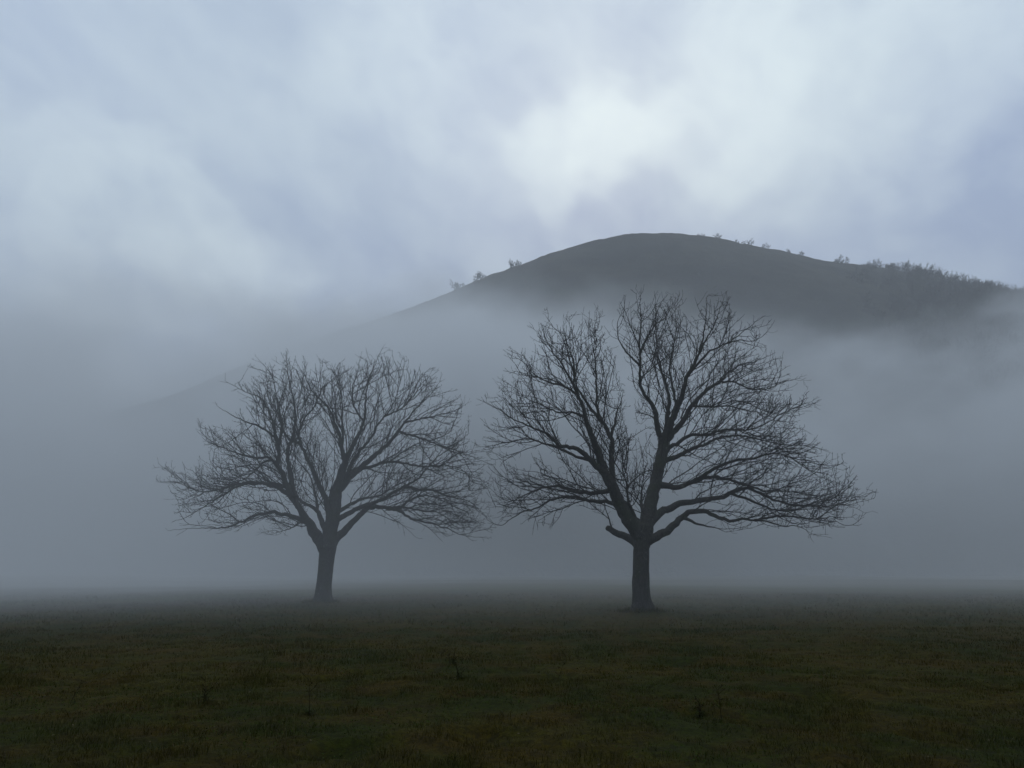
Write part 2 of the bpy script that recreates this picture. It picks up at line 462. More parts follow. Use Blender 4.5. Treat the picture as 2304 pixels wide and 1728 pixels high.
def grow_tree(base, D, trunk, limbs, outline, holes, seed, n_attr, depth_r, tip):
    """base: foot; limbs: name -> (parent, depth gain in m, [(px,py,half width px)...]) in photograph pixels.
    Returns node arrays and the traced chains."""
    rng = np.random.default_rng(seed)
    nodes, par, fix, chains = [], [], [], {}
    def to3(px, py, dep):
        return ray(px, py) * (D + dep) + np.array([0, 0, EYE])
    mpp = D / F0 / math.cos(PITCH) ** 0                   # metres per photograph pixel near the axis
    # trunk
    def add_chain(name, pts, hw, dep, pnode):
        P = [to3(p[0], p[1], d) for p, d in zip(pts, dep)]
        P, H = resample(P, hw, 0.16)
        if name != 'trunk':                                # limbs wander a little
            w = np.cumsum(rng.normal(0, 1, (len(P), 3)), 0); w -= np.linspace(0, 1, len(P))[:, None] * w[-1]
            P = P + w * (0.009 * np.linspace(0.2, 1, len(P)))[:, None]
        ids = []
        for i, (q, h) in enumerate(zip(P, H)):
            if i == 0 and pnode is not None:
                ids.append(pnode); continue
            j = 0.0 if name == 'trunk' else min(0.020, 0.008 + h * mpp * 0.15)
            nodes.append(q + rng.normal(0, j, 3)); par.append(ids[-1] if ids else -1); fix.append(h * mpp)
            ids.append(len(nodes) - 1)
        H = H * mpp
        if name not in ('trunk', 'K1', 'M'):
            tt = np.linspace(0, 1, len(H)); H = H * (1 - 0.55 * tt ** 1.5)
            for i_, h_ in zip(ids[1:], H[1:]): fix[i_] = h_
        chains[name] = (ids, H)
    add_chain('trunk', [(a, b) for a, b, c in trunk], [c for a, b, c in trunk], [0] * len(trunk), None)
    dep_of = {i: 0.0 for i in chains['trunk'][0]}
    root_of = {'trunk': 'trunk'}
    for name, (pn, dg, pts) in limbs.items():
        ids, _ = chains[pn]
        q = np.array([nodes[i] for i in ids]); r0 = pts[0]
        proj = np.array([project(p) for p in q])
        dd = np.hypot(proj[:, 0] - r0[0], proj[:, 1] - r0[1])
        if pn != 'trunk': dd[-1] += 50
        k = ids[int(np.argmin(dd))]; d0 = nodes[k][1] - D
        pp = np.array([project(nodes[k])] + [(a, b) for a, b, c in pts[1:]])
        s = np.concatenate([[0], np.cumsum(np.hypot(*np.diff(pp, axis=0).T))]); s /= s[-1]
        n0 = len(nodes)
        add_chain(name, [tuple(p) for p in pp], [c for a, b, c in pts], [d0 + dg * t ** 1.15 for t in s], k)
        root_of[name] = name if pn == 'trunk' else root_of[pn]
    n_tr = len(nodes); CAP = 2
    # side branches: they leave the limbs at an angle and bend into the flow of the limbs round them
    from mathutils.kdtree import KDTree
    P = list(np.array(nodes)); pr = list(par); fixa = np.array(fix)
    trunk_ids = set(chains['trunk'][0])
    tan = {}
    for nm, (ids, H) in chains.items():
        q = np.array([P[i] for i in ids]); t = np.gradient(q, axis=0); t /= np.linalg.norm(t, axis=1, keepdims=True) + 1e-9
        for k, i in enumerate(ids): tan.setdefault(i, t[k])
    lim = [i for i in range(n_tr) if i not in trunk_ids]
    kd = KDTree(len(lim))
    for k, i in enumerate(lim): kd.insert(P[i], k)
    kd.balance()
    crotch = P[chains['trunk'][0][-1]]
    def flow(p):
        v = np.zeros(3)
        for co, k, d in kd.find_n(p, 10): v += tan[lim[k]] / (d * d + 0.15)
        v /= np.linalg.norm(v) + 1e-9
        o = p - crotch; o /= np.linalg.norm(o) + 1e-9
        v = v * 0.8 + o * 0.45; return v / np.linalg.norm(v)
    poly = np.array(outline, float); pts = list(map(tuple, poly))
    GS = 3.0; gx0, gy0 = poly.min(0) - 60; gx1, gy1 = poly.max(0) + 60
    gx, gy = np.meshgrid(np.arange(gx0, gx1, GS), np.arange(gy0, gy1, GS), indexing='ij')
    fx_, fy_ = gx.ravel(), gy.ravel()
    sdist = poly_dist(fx_, fy_, pts) * mpp * np.where(in_poly(fx_, fy_, pts), 1, -1)
    inhole = np.zeros(len(fx_), bool)
    for h in holes: inhole |= in_poly(fx_, fy_, h)
    sdist = sdist.reshape(gx.shape); inhole = inhole.reshape(gx.shape)
    def inside(p, marg, rag=0.0):
        """inside the crown, with a margin in metres beyond its outline"""
        a, b_ = project(p); i_ = int((a - gx0) / GS); j_ = int((b_ - gy0) / GS)
        if not (0 <= i_ < sdist.shape[0] and 0 <= j_ < sdist.shape[1]): return False
        d = sdist[i_, j_]
        if d < 0: return -d < marg
        if d < rag: return False
        if inhole[i_, j_]: return rng.random() < 0.6
        return abs(p[1] - D) < depth_r * math.sqrt(max(0.28, min(1, (d + 0.25) / 3.0))) + marg
    occ = {}
    VX = 0.30
    def key(p): return (int(p[0] // VX), int(p[1] // VX), int(p[2] // VX))
    def run(i, g, L, lev, sp):
        """grow one side branch; returns its node ids"""
        STEP = (0.13, 0.11, 0.085)[lev]; cap = (9, CAP, CAP + 1)[lev]; cur = i; out = []; bend = rng.normal(0, 0.055, 3)
        marg = rng.uniform(-0.1, 0.5) if lev == 0 else rng.uniform(-0.1, 0.42); ragged = 0.9 * rng.random() ** 2.2; own = key(P[i])
        n = max(2, int(L / STEP))
        for s in range(n):
            g = g + flow(P[cur]) * (0.13, 0.085, 0.035)[lev] + bend + rng.normal(0, (0.085, 0.125, 0.17)[lev], 3) + np.array([0, 0, (0.01, 0.045, 0.08)[lev] * (1 + s / n)])
            g /= np.linalg.norm(g); q = P[cur] + g * STEP
            k = key(q)
            if (k != own and occ.get(k, 0) >= cap) or not inside(q, marg, ragged): break
            if k != own: occ[k] = occ.get(k, 0) + 1; own = k
            P.append(q); pr.append(cur); cur = len(P) - 1; out.append(cur); tan[cur] = g.copy()
        return out
    def side(i, amin, amax):
        f = tan[i]; r = rng.normal(0, 1, 3); r -= f * r.dot(f); r /= np.linalg.norm(r)
        if r[2] < 0 and rng.random() < 0.25: r = -r
        a = math.radians(rng.uniform(amin, amax)); return f * math.cos(a) + r * math.sin(a)
    lev0 = []
    for nm, (ids, H) in chains.items():
        if nm in ('trunk', 'K1'): continue
        n = len(ids); start = 3 if nm in ('R4', 'R5', 'LH') else 2
        s0 = 0.10 if root_of[nm] == nm else 0.02
        for j in range(start, n):
            t = j / n
            if t < s0 or (H[j] > 0.19 and rng.random() < 0.8): continue
            if rng.random() < 0.52: lev0.append((ids[j], (1 - t) ** 0.6))
        lev0.append((ids[-1], 0.3))
    rng.shuffle(lev0)
    b1 = []
    for i, t in lev0:
        i = int(i); b1 += run(i, side(i, 30, 68), rng.uniform(0.7, 1.3) * (0.6 + 2.2 * t), 0, 0)
    tips = [int(chains[nm][0][-1]) for nm in chains if nm not in ('trunk', 'K1')]
    b2 = []
    cand = b1 + [i for i in lim if fixa[i] < 0.07] * 1 + tips * 3
    rng.shuffle(cand)
    for i in cand:
        i = int(i)
        if rng.random() < 0.52: b2 += run(i, side(i, 32, 68), rng.uniform(0.35, 1.35), 1, 0)
    cand = b2 + b1 + [i for i in lim if fixa[i] < 0.05]
    rng.shuffle(cand)
    for i in cand:
        i = int(i)
        if rng.random() < 0.43: run(i, side(i, 35, 70), rng.uniform(0.14, 0.50), 2, 0)
    n_b = len(P)
    for i in range(n_tr, n_b):                             # buds and spurs
        if rng.random() < 0.13:
            g = side(i, 35, 80); P.append(P[i] + g * rng.uniform(0.04, 0.11)); pr.append(i)
    P = np.array(P); pr = np.array(pr)
    # pipe model from the tips down
    n = len(P); s = np.zeros(n)
    for i in range(n - 1, -1, -1):
        if s[i] == 0: s[i] = tip ** 3.0
        if pr[i] >= 0: s[pr[i]] += s[i]
    R = s ** (1 / 3.0)
    R[:n_tr] = fixa
    for i in range(n_tr, n):
        R[i] = min(R[i], R[pr[i]] * 0.8 if pr[i] < n_tr else R[pr[i]])
        R[i] = max(R[i], tip * 0.8)
    return P, pr, R, n_tr, chains, root_of


CP, SP = math.cos(PITCH), math.sin(PITCH)
def project(p):
    x, y, z = p[0], p[1], p[2] - EYE
    d = y * CP + z * SP; u = -y * SP + z * CP
    return (W0 / 2 + F0 * x / d, H0 / 2 - F0 * u / d)


def build_tree(name, label, group, base, trunk, limbs, outline, holes, seed, n_attr, depth_r, tip, stub=None):
    D = base[1]
    P, pr, R, n_tr, chains, root_of = grow_tree(base, D, trunk, limbs, outline, holes, seed, n_attr, depth_r, tip)
    org = (base[0], base[1], float(ground_h(np.array(base[0]), np.array(base[1]))))
    root = empty(name, org); tag(root, label, 'tree', group)
    ids, H = chains['trunk']
    V, q, t = chain_tube(P[ids], H, 28, 0.07, seed)
    # root flare: low rings get buttresses
    zb = V[:, 2] - org[2]; k = np.clip(1 - zb / 0.55, 0, 1) ** 2
    cx, cy = P[ids[0]][0], P[ids[0]][1]; ang = np.arctan2(V[:, 1] - cy, V[:, 0] - cx)
    fl = 1 + k * (0.24 + 0.22 * np.cos(ang * 5 + seed) + 0.12 * np.cos(ang * 3 + 1))
    V[:, 0] = cx + (V[:, 0] - cx) * fl; V[:, 1] = cy + (V[:, 1] - cy) * fl
    b = Bag(); b.add(V, q, t); b.build('trunk', M['bark'], root, org)
    groups = {}
    for nm, (ids, H) in chains.items():
        if nm == 'trunk': continue
        groups.setdefault(root_of[nm], []).append(nm)
    for rt, nms in groups.items():
        b = Bag()
        for nm in nms:
            ids, H = chains[nm]
            pts = P[ids]; HH = H.copy()
            HH[:3] *= (1.25, 1.12, 1.04)[:len(HH[:3])]
            sd_ = 14 if HH[0] > 0.08 else 8
            V, q, t = chain_tube(pts, HH, sd_, 0.09, seed + len(nm)); b.add(V, q, t)
        o = b.build('limb', M['bark'], root, org)
    b = Bag(); i = np.arange(n_tr, len(P)); j = pr[i]
    r0 = np.minimum(R[j], R[i] * 1.35)
    thick = R[i] > 0.02
    for sel, sides in ((thick, 6), (~thick, 3)):
        V, q = seg_tubes(P[j[sel]], P[i[sel]], r0[sel], R[i[sel]], sides); b.add(V, q)
    b.build('crown', M['twig'], root, org)
    print(name, 'nodes', len(P), 'traced', n_tr)
    return root


def crop(x0, y0, s):
    return lambda pts: [(x0 + a / s, y0 + b / s, c / s) for a, b, c in pts]
A1, A2 = crop(1060, 640, 2.182), crop(1480, 640, 2.183)
A3, A4 = crop(340, 760, 2.593), crop(680, 760, 2.593)


def T(c, pts, w0, w1, p=1.0):
    """points plus half widths running from w0 to w1"""
    n = len(pts) - 1
    return c([(a, b, w0 + (w1 - w0) * (i / n) ** p) for i, (a, b) in enumerate(pts)])


R_TRUNK = A1([(840, 1625, 47), (838, 1580, 45), (834, 1500, 42), (834, 1400, 39), (835, 1300, 38), (838, 1250, 43), (840, 1210, 46), (842, 1170, 40)])
R_LIMBS = {
 'L1': ('trunk', -1.6, A1([(842, 1235, 40), (800, 1185, 38), (765, 1130, 36), (735, 1085, 33), (708, 1030, 30), (690, 985, 28), (660, 930, 25), (635, 860, 22), (605, 770, 19), (575, 690, 15), (545, 600, 12), (515, 520, 10), (480, 460, 8), (440, 390, 6), (400, 330, 4.5), (370, 270, 3.2), (350, 200, 2)])),
 'L1b': ('L1', 0.9, T(A1, [(695, 985), (692, 920), (690, 860), (687, 750), (650, 690), (620, 620), (618, 500), (612, 400), (605, 300), (607, 180)], 16, 2)),
 'L1b2': ('L1b', 1.2, T(A1, [(687, 750), (705, 680), (718, 630), (735, 580), (752, 520)], 8, 2)),
 'L1c': ('L1', -1.8, T(A1, [(655, 940), (600, 880), (545, 822), (500, 800), (430, 790), (380, 742), (340, 720), (270, 690), (200, 655), (130, 605), (75, 580)], 18, 1.6, 0.7)),
 'L1c2': ('L1c', 1.4, T(A1, [(580, 865), (500, 838), (430, 800), (350, 782), (270, 758), (180, 778), (100, 790), (30, 800)], 8, 1.6)),
 'L1d': ('L1', 2.4, T(A1, [(705, 1015), (640, 1015), (560, 1025), (480, 1008), (430, 990), (350, 1000), (250, 1040), (170, 1060), (100, 1005)], 13, 1.6)),
 'L1e': ('L1', -2.2, T(A1, [(725, 1100), (660, 1065), (580, 1060), (500, 1040), (420, 1050), (330, 1092), (240, 1120), (150, 1180), (110, 1175)], 11, 1.6)),
 'L1f': ('L1', 1.7, T(A1, [(565, 660), (500, 630), (430, 632), (350, 595), (280, 565), (180, 520)], 6, 1.6)),
 'L1g': ('L1', -1.4, T(A1, [(520, 530), (450, 500), (380, 480), (310, 440), (250, 375), (190, 362)], 6, 1.5)),
 'L1h': ('L1b', -1.4, T(A1, [(640, 685), (600, 630), (560, 565), (520, 500), (515, 430), (540, 340), (540, 230)], 9, 1.6)),
 'L1i': ('L1', 1.1, T(A1, [(500, 490), (505, 400), (480, 320), (460, 240), (455, 190)], 6, 1.5)),
 'M': ('trunk', 1.0, A1([(845, 1235, 42), (865, 1160, 38), (882, 1080, 34), (900, 1000, 31), (915, 930, 30), (932, 860, 30), (945, 800, 29), (950, 755, 26)])),
 'Ma': ('M', -1.5, T(A1, [(935, 780), (912, 690), (900, 620), (865, 560), (832, 500), (828, 420), (830, 330), (805, 260), (780, 200), (735, 95)], 15, 2)),
 'Ma2': ('Ma', 0.8, T(A1, [(828, 340), (860, 270), (900, 200), (950, 160), (1005, 70)], 6, 1.6)),
 'Ma3': ('Ma', -1.0, T(A1, [(829, 400), (770, 340), (725, 270), (720, 180), (760, 120)], 5, 1.5)),
 'Ma4': ('Ma', 0.6, T(A1, [(829, 310), (835, 200), (830, 110), (832, 45)], 5, 1.5)),
 'Mb': ('M', 1.6, T(A1, [(948, 760), (962, 660), (970, 560), (945, 450), (925, 380), (910, 250), (905, 60)], 14, 2)),
 'Mc': ('M', -0.6, T(A2, [(35, 750), (70, 670), (98, 600), (130, 500), (150, 440), (185, 370), (212, 290), (232, 180), (240, 60)], 20, 2)),
 'Mc2': ('Mc', 1.4, T(A2, [(95, 610), (80, 520), (60, 430), (75, 330), (90, 230), (85, 90)], 8, 1.6)),
 'Mc3': ('Mc', -1.2, T(A2, [(145, 455), (200, 385), (260, 330), (340, 290), (430, 225), (515, 160)], 8, 1.6)),
 'Mc4': ('Mc', 0.9, T(A2, [(200, 340), (240, 265), (285, 190), (325, 60)], 6, 1.5)),
 'Mc5': ('Mc3', 0.6, T(A2, [(340, 290), (400, 272), (470, 278), (540, 232)], 4, 1.5)),
 'Md': ('M', 2.1, T(A2, [(30, 770), (75, 730), (120, 680), (165, 600), (230, 530), (300, 480), (350, 425), (410, 395), (480, 375), (580, 335)], 17, 2)),
 'Md2': ('Md', -1.5, T(A2, [(240, 525), (310, 480), (380, 480), (450, 510), (530, 510), (610, 480), (695, 462)], 7, 1.6)),
 'Md3': ('Md', 1.2, T(A2, [(170, 595), (260, 600), (360, 600), (450, 620), (540, 640), (640, 690)], 6, 1.6)),
 'R1': ('M', -2.0, T(A2, [(25, 850), (60, 805), (110, 775), (170, 742), (250, 738), (330, 715), (430, 720), (520, 690), (600, 640), (680, 600), (755, 575)], 13, 1.6, 0.7)),
 'R2': ('M', 2.2, T(A2, [(20, 880), (60, 858), (110, 840), (170, 810), (240, 780), (320, 745), (420, 740), (520, 760), (620, 782), (720, 780), (860, 830)], 15, 1.6, 0.7)),
 'R3': ('M', -2.8, T(A2, [(0, 985), (60, 992), (110, 995), (170, 970), (240, 930), (310, 890), (380, 870), (470, 860), (560, 832), (640, 850), (740, 910), (850, 935)], 17, 1.8, 0.7)),
 'R3b': ('R3', 1.8, T(A2, [(170, 970), (260, 945), (350, 960), (440, 990), (540, 1020), (640, 1020), (740, 1030), (840, 1050)], 9, 1.6)),
 'R4': ('trunk', 1.6, T(A2, [(-72, 1235), (-45, 1175), (-10, 1140), (30, 1110), (90, 1085), (160, 1070), (240, 1060), (320, 1050), (370, 1022), (450, 1010), (550, 1050), (650, 1088), (760, 1090), (860, 1088), (940, 1060), (1055, 1020)], 25, 1.8, 0.75)),
 'R4b': ('R4', -2.0, T(A2, [(370, 1035), (470, 1065), (560, 1100), (660, 1110), (780, 1070), (870, 1050), (925, 950)], 7, 1.5)),
 'R5': ('trunk', -1.5, T(A2, [(-78, 1290), (-50, 1262), (-20, 1245), (30, 1218), (90, 1170), (150, 1125), (220, 1115), (280, 1140), (350, 1162), (430, 1155), (500, 1160), (600, 1182), (700, 1190), (745, 1225)], 28, 1.8, 0.75)),
 'R5b': ('R5', -0.8, T(A2, [(130, 1140), (200, 1178), (270, 1192), (335, 1216)], 8, 2)),
 'R5c': ('R5', 1.6, T(A2, [(480, 1158), (620, 1135), (760, 1150), (860, 1140), (960, 1142)], 6, 1.5)),
 'K1': ('trunk', 0.8, T(A1, [(838, 1290), (790, 1250), (745, 1232), (705, 1215), (668, 1193)], 21, 13)),
 'K2': ('K1', 0.6, T(A1, [(750, 1235), (690, 1195), (678, 1150), (660, 1090), (655, 1030)], 6, 1.6)),
 'K3': ('trunk', 2.0, T(A1, [(850, 1190), (840, 1120), (836, 1040), (850, 980), (880, 940)], 11, 3)),
 'K4': ('trunk', -2.6, T(A1, [(842, 1200), (800, 1130), (770, 1060), (760, 980), (740, 900), (750, 820)], 10, 2)),
}
R_OUT = [(1110, 1185), (1098, 1120), (1072, 1000), (1085, 915), (1110, 890), (1140, 800), (1195, 745), (1225, 708), (1270, 728), (1337, 700),
         (1375, 735), (1400, 690), (1440, 660), (1475, 672), (1523, 668), (1550, 715), (1585, 672), (1631, 665), (1677, 709), (1714, 713), (1728, 748), (1720, 780), (1750, 791),
         (1775, 830), (1801, 851), (1828, 903), (1846, 979), (1885, 1016), (1906, 1070), (1943, 1096), (1960, 1110), (1958, 1142), (1915, 1165), (1874, 1192), (1819, 1200), (1755, 1192),
         (1700, 1198), (1631, 1195), (1560, 1180), (1500, 1160), (1440, 1165), (1390, 1160), (1340, 1192), (1289, 1181), (1193, 1210), (1184, 1185), (1129, 1188)]
R_HOLES = [[(1376, 770), (1400, 765), (1428, 880), (1428, 960), (1408, 990), (1400, 915)],
           [(1490, 1120), (1560, 1110), (1560, 1160), (1480, 1200)], [(1260, 960), (1310, 985), (1330, 1030), (1290, 1030), (1255, 1000)]]

L_TRUNK = A3([(1003, 1562, 50), (1003, 1530, 48), (1007, 1450, 44), (1014, 1380, 42), (1022, 1310, 42), (1030, 1250, 47), (1033, 1205, 50), (1036, 1160, 46)])
L_LIMBS = {
 'LA': ('trunk', -1.2, A3([(1030, 1245, 38), (985, 1185, 36), (950, 1130, 34), (915, 1075, 31), (880, 1020, 28), (855, 965, 25), (835, 920, 22)])),
 'LA1': ('LA', 1.2, T(A3, [(840, 940), (822, 870), (818, 800), (800, 700), (810, 625), (840, 545), (845, 440), (830, 340), (800, 230), (788, 120)], 16, 2)),
 'LA2': ('LA', -1.2, T(A3, [(838, 945), (790, 860), (765, 790), (740, 740), (745, 650), (722, 560), (700, 460), (670, 395), (630, 345), (560, 320), (430, 250)], 17, 1.8)),
 'LA2b': ('LA2', 1.4, T(A3, [(745, 655), (760, 540), (752, 450), (732, 370), (705, 230), (640, 140)], 9, 1.8)),
 'LA2c': ('LA2', -1.4, T(A3, [(748, 600), (650, 525), (560, 490), (500, 462), (440, 430), (385, 398)], 7, 1.6)),
 'LA2d': ('LA2', 1.0, T(A3, [(750, 760), (690, 700), (620, 700), (560, 688), (470, 660), (380, 620), (300, 560), (290, 505)], 9, 1.6)),
 'LA2e': ('LA2', -2.0, T(A3, [(760, 775), (700, 712), (650, 735), (590, 790), (530, 830), (440, 870)], 8, 2)),
 'LA3': ('LA', -2.2, T(A3, [(858, 985), (790, 905), (680, 858), (600, 850), (520, 860), (450, 900), (370, 950), (300, 990), (200, 1050), (120, 1075)], 15, 1.7, 0.8)),
 'LA3b': ('LA', 1.9, T(A3, [(862, 990), (800, 885), (740, 860), (650, 850), (560, 842), (440, 870), (300, 900), (220, 870), (120, 790), (45, 735)], 14, 1.7, 0.8)),
 'LA4': ('LA', -2.8, T(A3, [(905, 1095), (840, 1050), (760, 1030), (680, 1022), (600, 1040), (520, 1080), (430, 1110), (340, 1112), (250, 1110), (110, 1125)], 15, 1.7, 0.8)),
 'LA5': ('LA', 2.4, T(A3, [(915, 1120), (880, 1080), (820, 1110), (760, 1130), (700, 1150)], 7, 1.8)),
 'LB': ('trunk', 1.8, T(A3, [(1030, 1170), (1005, 1100), (975, 1020), (935, 985), (880, 960), (840, 900), (800, 800)], 18, 6)),
 'LB1': ('LB', 0.8, T(A3, [(975, 1015), (962, 940), (945, 860), (922, 790), (860, 720), (820, 640)], 8, 2)),
 'LC': ('trunk', -1.8, T(A3, [(1045, 1165), (1045, 1080), (1032, 980), (1015, 925), (980, 850), (942, 760), (905, 685), (872, 610), (870, 540), (905, 465), (960, 390), (990, 300), (985, 150)], 24, 2, 0.8)),
 'LC1': ('LC', 1.2, T(A3, [(880, 625), (820, 600), (780, 560), (768, 480), (800, 390)], 9, 2)),
 'LD': ('trunk', 0.4, A4([(150, 1220, 42), (158, 1150, 42), (168, 1090, 42), (185, 1000, 40), (200, 900, 36), (222, 820, 30), (245, 735, 22), (275, 670, 17), (310, 600, 15), (345, 530, 12), (362, 470, 10), (370, 380, 8), (380, 280, 6), (405, 190, 4), (465, 65, 2)])),
 'LD1': ('LD', -1.2, T(A4, [(245, 740), (228, 640), (218, 570), (195, 500), (170, 440), (120, 370), (60, 310), (15, 220), (-30, 150)], 13, 2)),
 'LD2': ('LD1', 1.0, T(A4, [(228, 650), (238, 560), (237, 480), (235, 390), (220, 280), (165, 160)], 7, 1.8)),
 'LD3': ('LD', 1.3, T(A4, [(362, 480), (300, 400), (290, 300), (320, 200), (340, 110)], 6, 1.8)),
 'LE': ('LD', 1.6, T(A4, [(205, 905), (245, 850), (290, 800), (350, 752), (410, 700), (470, 650), (530, 590), (580, 530), (612, 480), (660, 420), (750, 330), (805, 255)], 27, 2, 0.8)),
 'LE2': ('LD', -1.4, T(A4, [(215, 880), (262, 800), (295, 730), (330, 670), (372, 620), (410, 570), (435, 520), (480, 460), (530, 390), (565, 290), (600, 140)], 14, 1.8)),
 'LE3': ('LE', -1.0, T(A4, [(570, 560), (680, 582), (780, 620), (880, 650), (980, 690), (1100, 740)], 7, 1.6)),
 'LE4': ('LE', 1.2, T(A4, [(605, 490), (700, 470), (800, 450), (900, 420), (965, 380)], 6, 1.6)),
 'LE5': ('LE2', 0.8, T(A4, [(480, 460), (570, 420), (650, 340), (700, 260), (775, 205)], 5, 1.6)),
 'LF': ('LE', -2.0, T(A4, [(330, 775), (420, 748), (500, 725), (580, 730), (650, 742), (720, 750), (830, 742), (920, 760), (1000, 830), (1065, 840)], 10, 1.7)),
 'LG': ('LD', 2.6, T(A4, [(185, 1020), (230, 1005), (280, 970), (350, 940), (440, 925), (520, 880), (580, 820)], 13, 4)),
 'LG2': ('LD', -1.9, T(A4, [(178, 1070), (230, 1050), (290, 1012), (360, 980), (430, 958), (520, 910), (590, 870), (660, 830), (720, 770), (790, 690), (870, 640), (970, 560)], 17, 1.7, 0.9)),
 'LG3': ('LG2', 1.3, T(A4, [(590, 870), (680, 885), (760, 890), (840, 920), (920, 940), (1000, 970), (1105, 1072)], 9, 1.6)),
 'LH': ('trunk', 1.2, T(A4, [(152, 1245), (190, 1185), (240, 1130), (290, 1080), (350, 1020), (410, 985), (470, 990), (560, 998), (620, 952), (700, 920), (790, 930), (900, 960), (1060, 1000)], 29, 1.7, 0.75)),
 'LH2': ('LH', -1.4, T(A4, [(560, 1000), (650, 1060), (740, 1080), (840, 1110), (930, 1150), (1050, 1166)], 8, 1.6)),
 'LH3': ('LH', 1.2, T(A4, [(480, 992), (600, 990), (700, 1010), (800, 1020), (900, 1080), (1000, 1110)], 7, 1.6)),
}
L_OUT = [(359, 1045), (352, 1107), (375, 1186), (467, 1198), (470, 1208), (541, 1204), (610, 1210), (645, 1208), (690, 1190), (740, 1165), (790, 1170), (834, 1155), (869, 1186), (904, 1190), (958, 1206),
         (988, 1213), (1042, 1207), (1083, 1209), (1104, 1176), (1085, 1145), (1104, 1107), (1096, 1068), (1104, 1038), (1085, 1011), (1054, 980), (1042, 964), (1050, 908), (1023, 893), (990, 862),
         (977, 843), (911, 816), (861, 785), (811, 804), (772, 808), (742, 824), (718, 818), (683, 812), (641, 797), (583, 808), (556, 849), (498, 852), (533, 887), (490, 914),
         (513, 945), (452, 953), (440, 987), (444, 1037), (417, 1053), (379, 1040)]

build_tree('bare_tree', 'larger darker leafless tree with a cut-off stub low on its fork, right of the other', 'two bare trees in the misty meadow',
           FR, R_TRUNK, R_LIMBS, R_OUT, R_HOLES, 7, 0, 4.2, 0.0059)
build_tree('bare_tree', 'smaller paler leafless tree with slightly leaning trunk, farther back on the left', 'two bare trees in the misty meadow',
           FL, L_TRUNK, L_LIMBS, L_OUT, [], 23, 0, 4.6, 0.0064)


# ------------------------------------------------------------------ shrubs and small trees on the hill's skyline
def shrub_mesh(name, w, h, seed, n=260, stems=4, rad=0.035):
    rng = np.random.default_rng(seed); P0, P1, R0, R1 = [], [], [], []
    top = 3 if n < 200 else 4
    def grow(p, g, L, r, lev):
        for s in range(3):
            g = g + rng.normal(0, 0.16, 3) + np.array([0, 0, 0.03]); g /= np.linalg.norm(g)
            q = p + g * L / 3
            P0.append(p); P1.append(q); R0.append(r); R1.append(r * 0.85); p = q; r *= 0.85
            if lev < top and (s or lev == 0):
                for _ in range(1 if s < 2 else 2):
                    a = g + rng.normal(0, 0.62, 3); a[2] = a[2] * 0.8 + 0.12; a /= np.linalg.norm(a)
                    grow(p, a, L * rng.uniform(0.55, 0.8), max(r * 0.6, rad * 0.6), lev + 1)
    for s in range(stems):
        a = np.array([rng.normal(0, 0.9) * w / h * 0.5, rng.normal(0, 0.5), 1.0]); a /= np.linalg.norm(a)
        grow(np.array([rng.normal(0, 0.12 * w), rng.normal(0, 0.1 * w), -0.3]), a, h * 0.42, rad * 2.0, 0)
    V, q = seg_tubes(P0, P1, np.array(R0), np.array(R1), 3)
    zmax = np.percentile(V[:, 2], 97); V[:, 2] *= h / zmax
    V[:, 0] -= V[:, 0].mean(); V[:, 0] *= w / 2 / np.percentile(np.abs(V[:, 0]), 96); V[:, 1] *= w / 2 / np.percentile(np.abs(V[:, 1]), 96)
    return V, q


#  column in the photograph, width px, height px, wording
SHRUBS = [
 (1030, 34, 24, 'lowest faint bush on the left flank of the hill skyline', 1), (1078, 30, 26, 'rounded bush above a gap on the left flank of the skyline, middle of three', 1),
 (1158, 30, 20, 'wide low bush nearest the summit on the left flank of the skyline', 1), (1582, 18, 9, 'tiny faint bush just right of the bare summit', 0),
 (1620, 22, 14, 'small round bush below the summit on the right, darker than its tiny neighbour', 0), (1660, 14, 6, 'very low tuft of scrub between two bushes right of the summit', 0),
 (1687, 28, 13, 'ragged bush uphill of a paler twin right of the summit', 0), (1724, 24, 14, 'upright pale bush downhill of a ragged twin on the right shoulder', 0),
 (1778, 18, 9, 'left half of a low pair of bushes on the right shoulder', 0), (1802, 20, 10, 'right half of a low pair of bushes on the right shoulder', 0),
 (1890, 32, 18, 'solitary compact dark bush on the long bare slope right of the summit', 1), (1945, 18, 7, 'low scrub just uphill of the spreading bush on the right', 0),
 (1972, 40, 22, 'spreading leafless bush at the start of the wooded ridge', 1), (2002, 34, 16, 'lower bush trailing downhill from the spreading bush on the ridge', 1),
 (2045, 46, 30, 'open fan-shaped bare tree standing highest at the start of the ridge treeline', 2), (2072, 34, 22, 'bushy tree close on the right of the fan-shaped ridge tree', 1),
 (2092, 32, 20, 'dense low tree between the fan-shaped tree and the pale tall one', 1), (2108, 26, 26, 'faint thin tree poking above the ridge treeline', 2),
 (2130, 34, 22, 'round bare tree left of the tall forked one in the treeline', 1), (2150, 38, 34, 'tall forked bare tree in the middle of the ridge treeline', 2),
 (2178, 36, 28, 'slanting bare tree with gaps under its crown in the treeline', 2), (2204, 40, 30, 'broad domed tree right of the slanting one in the treeline', 2),
 (2230, 34, 26, 'dull domed tree where the treeline starts to drop', 1), (2252, 30, 24, 'short twiggy tree left of the dip in the treeline', 1),
 (2286, 44, 36, 'large pale tree at the right edge of the picture beyond the dip', 2), (2318, 44, 34, 'last ridge tree cut by the right edge of the picture', 2)]
VAR = {}
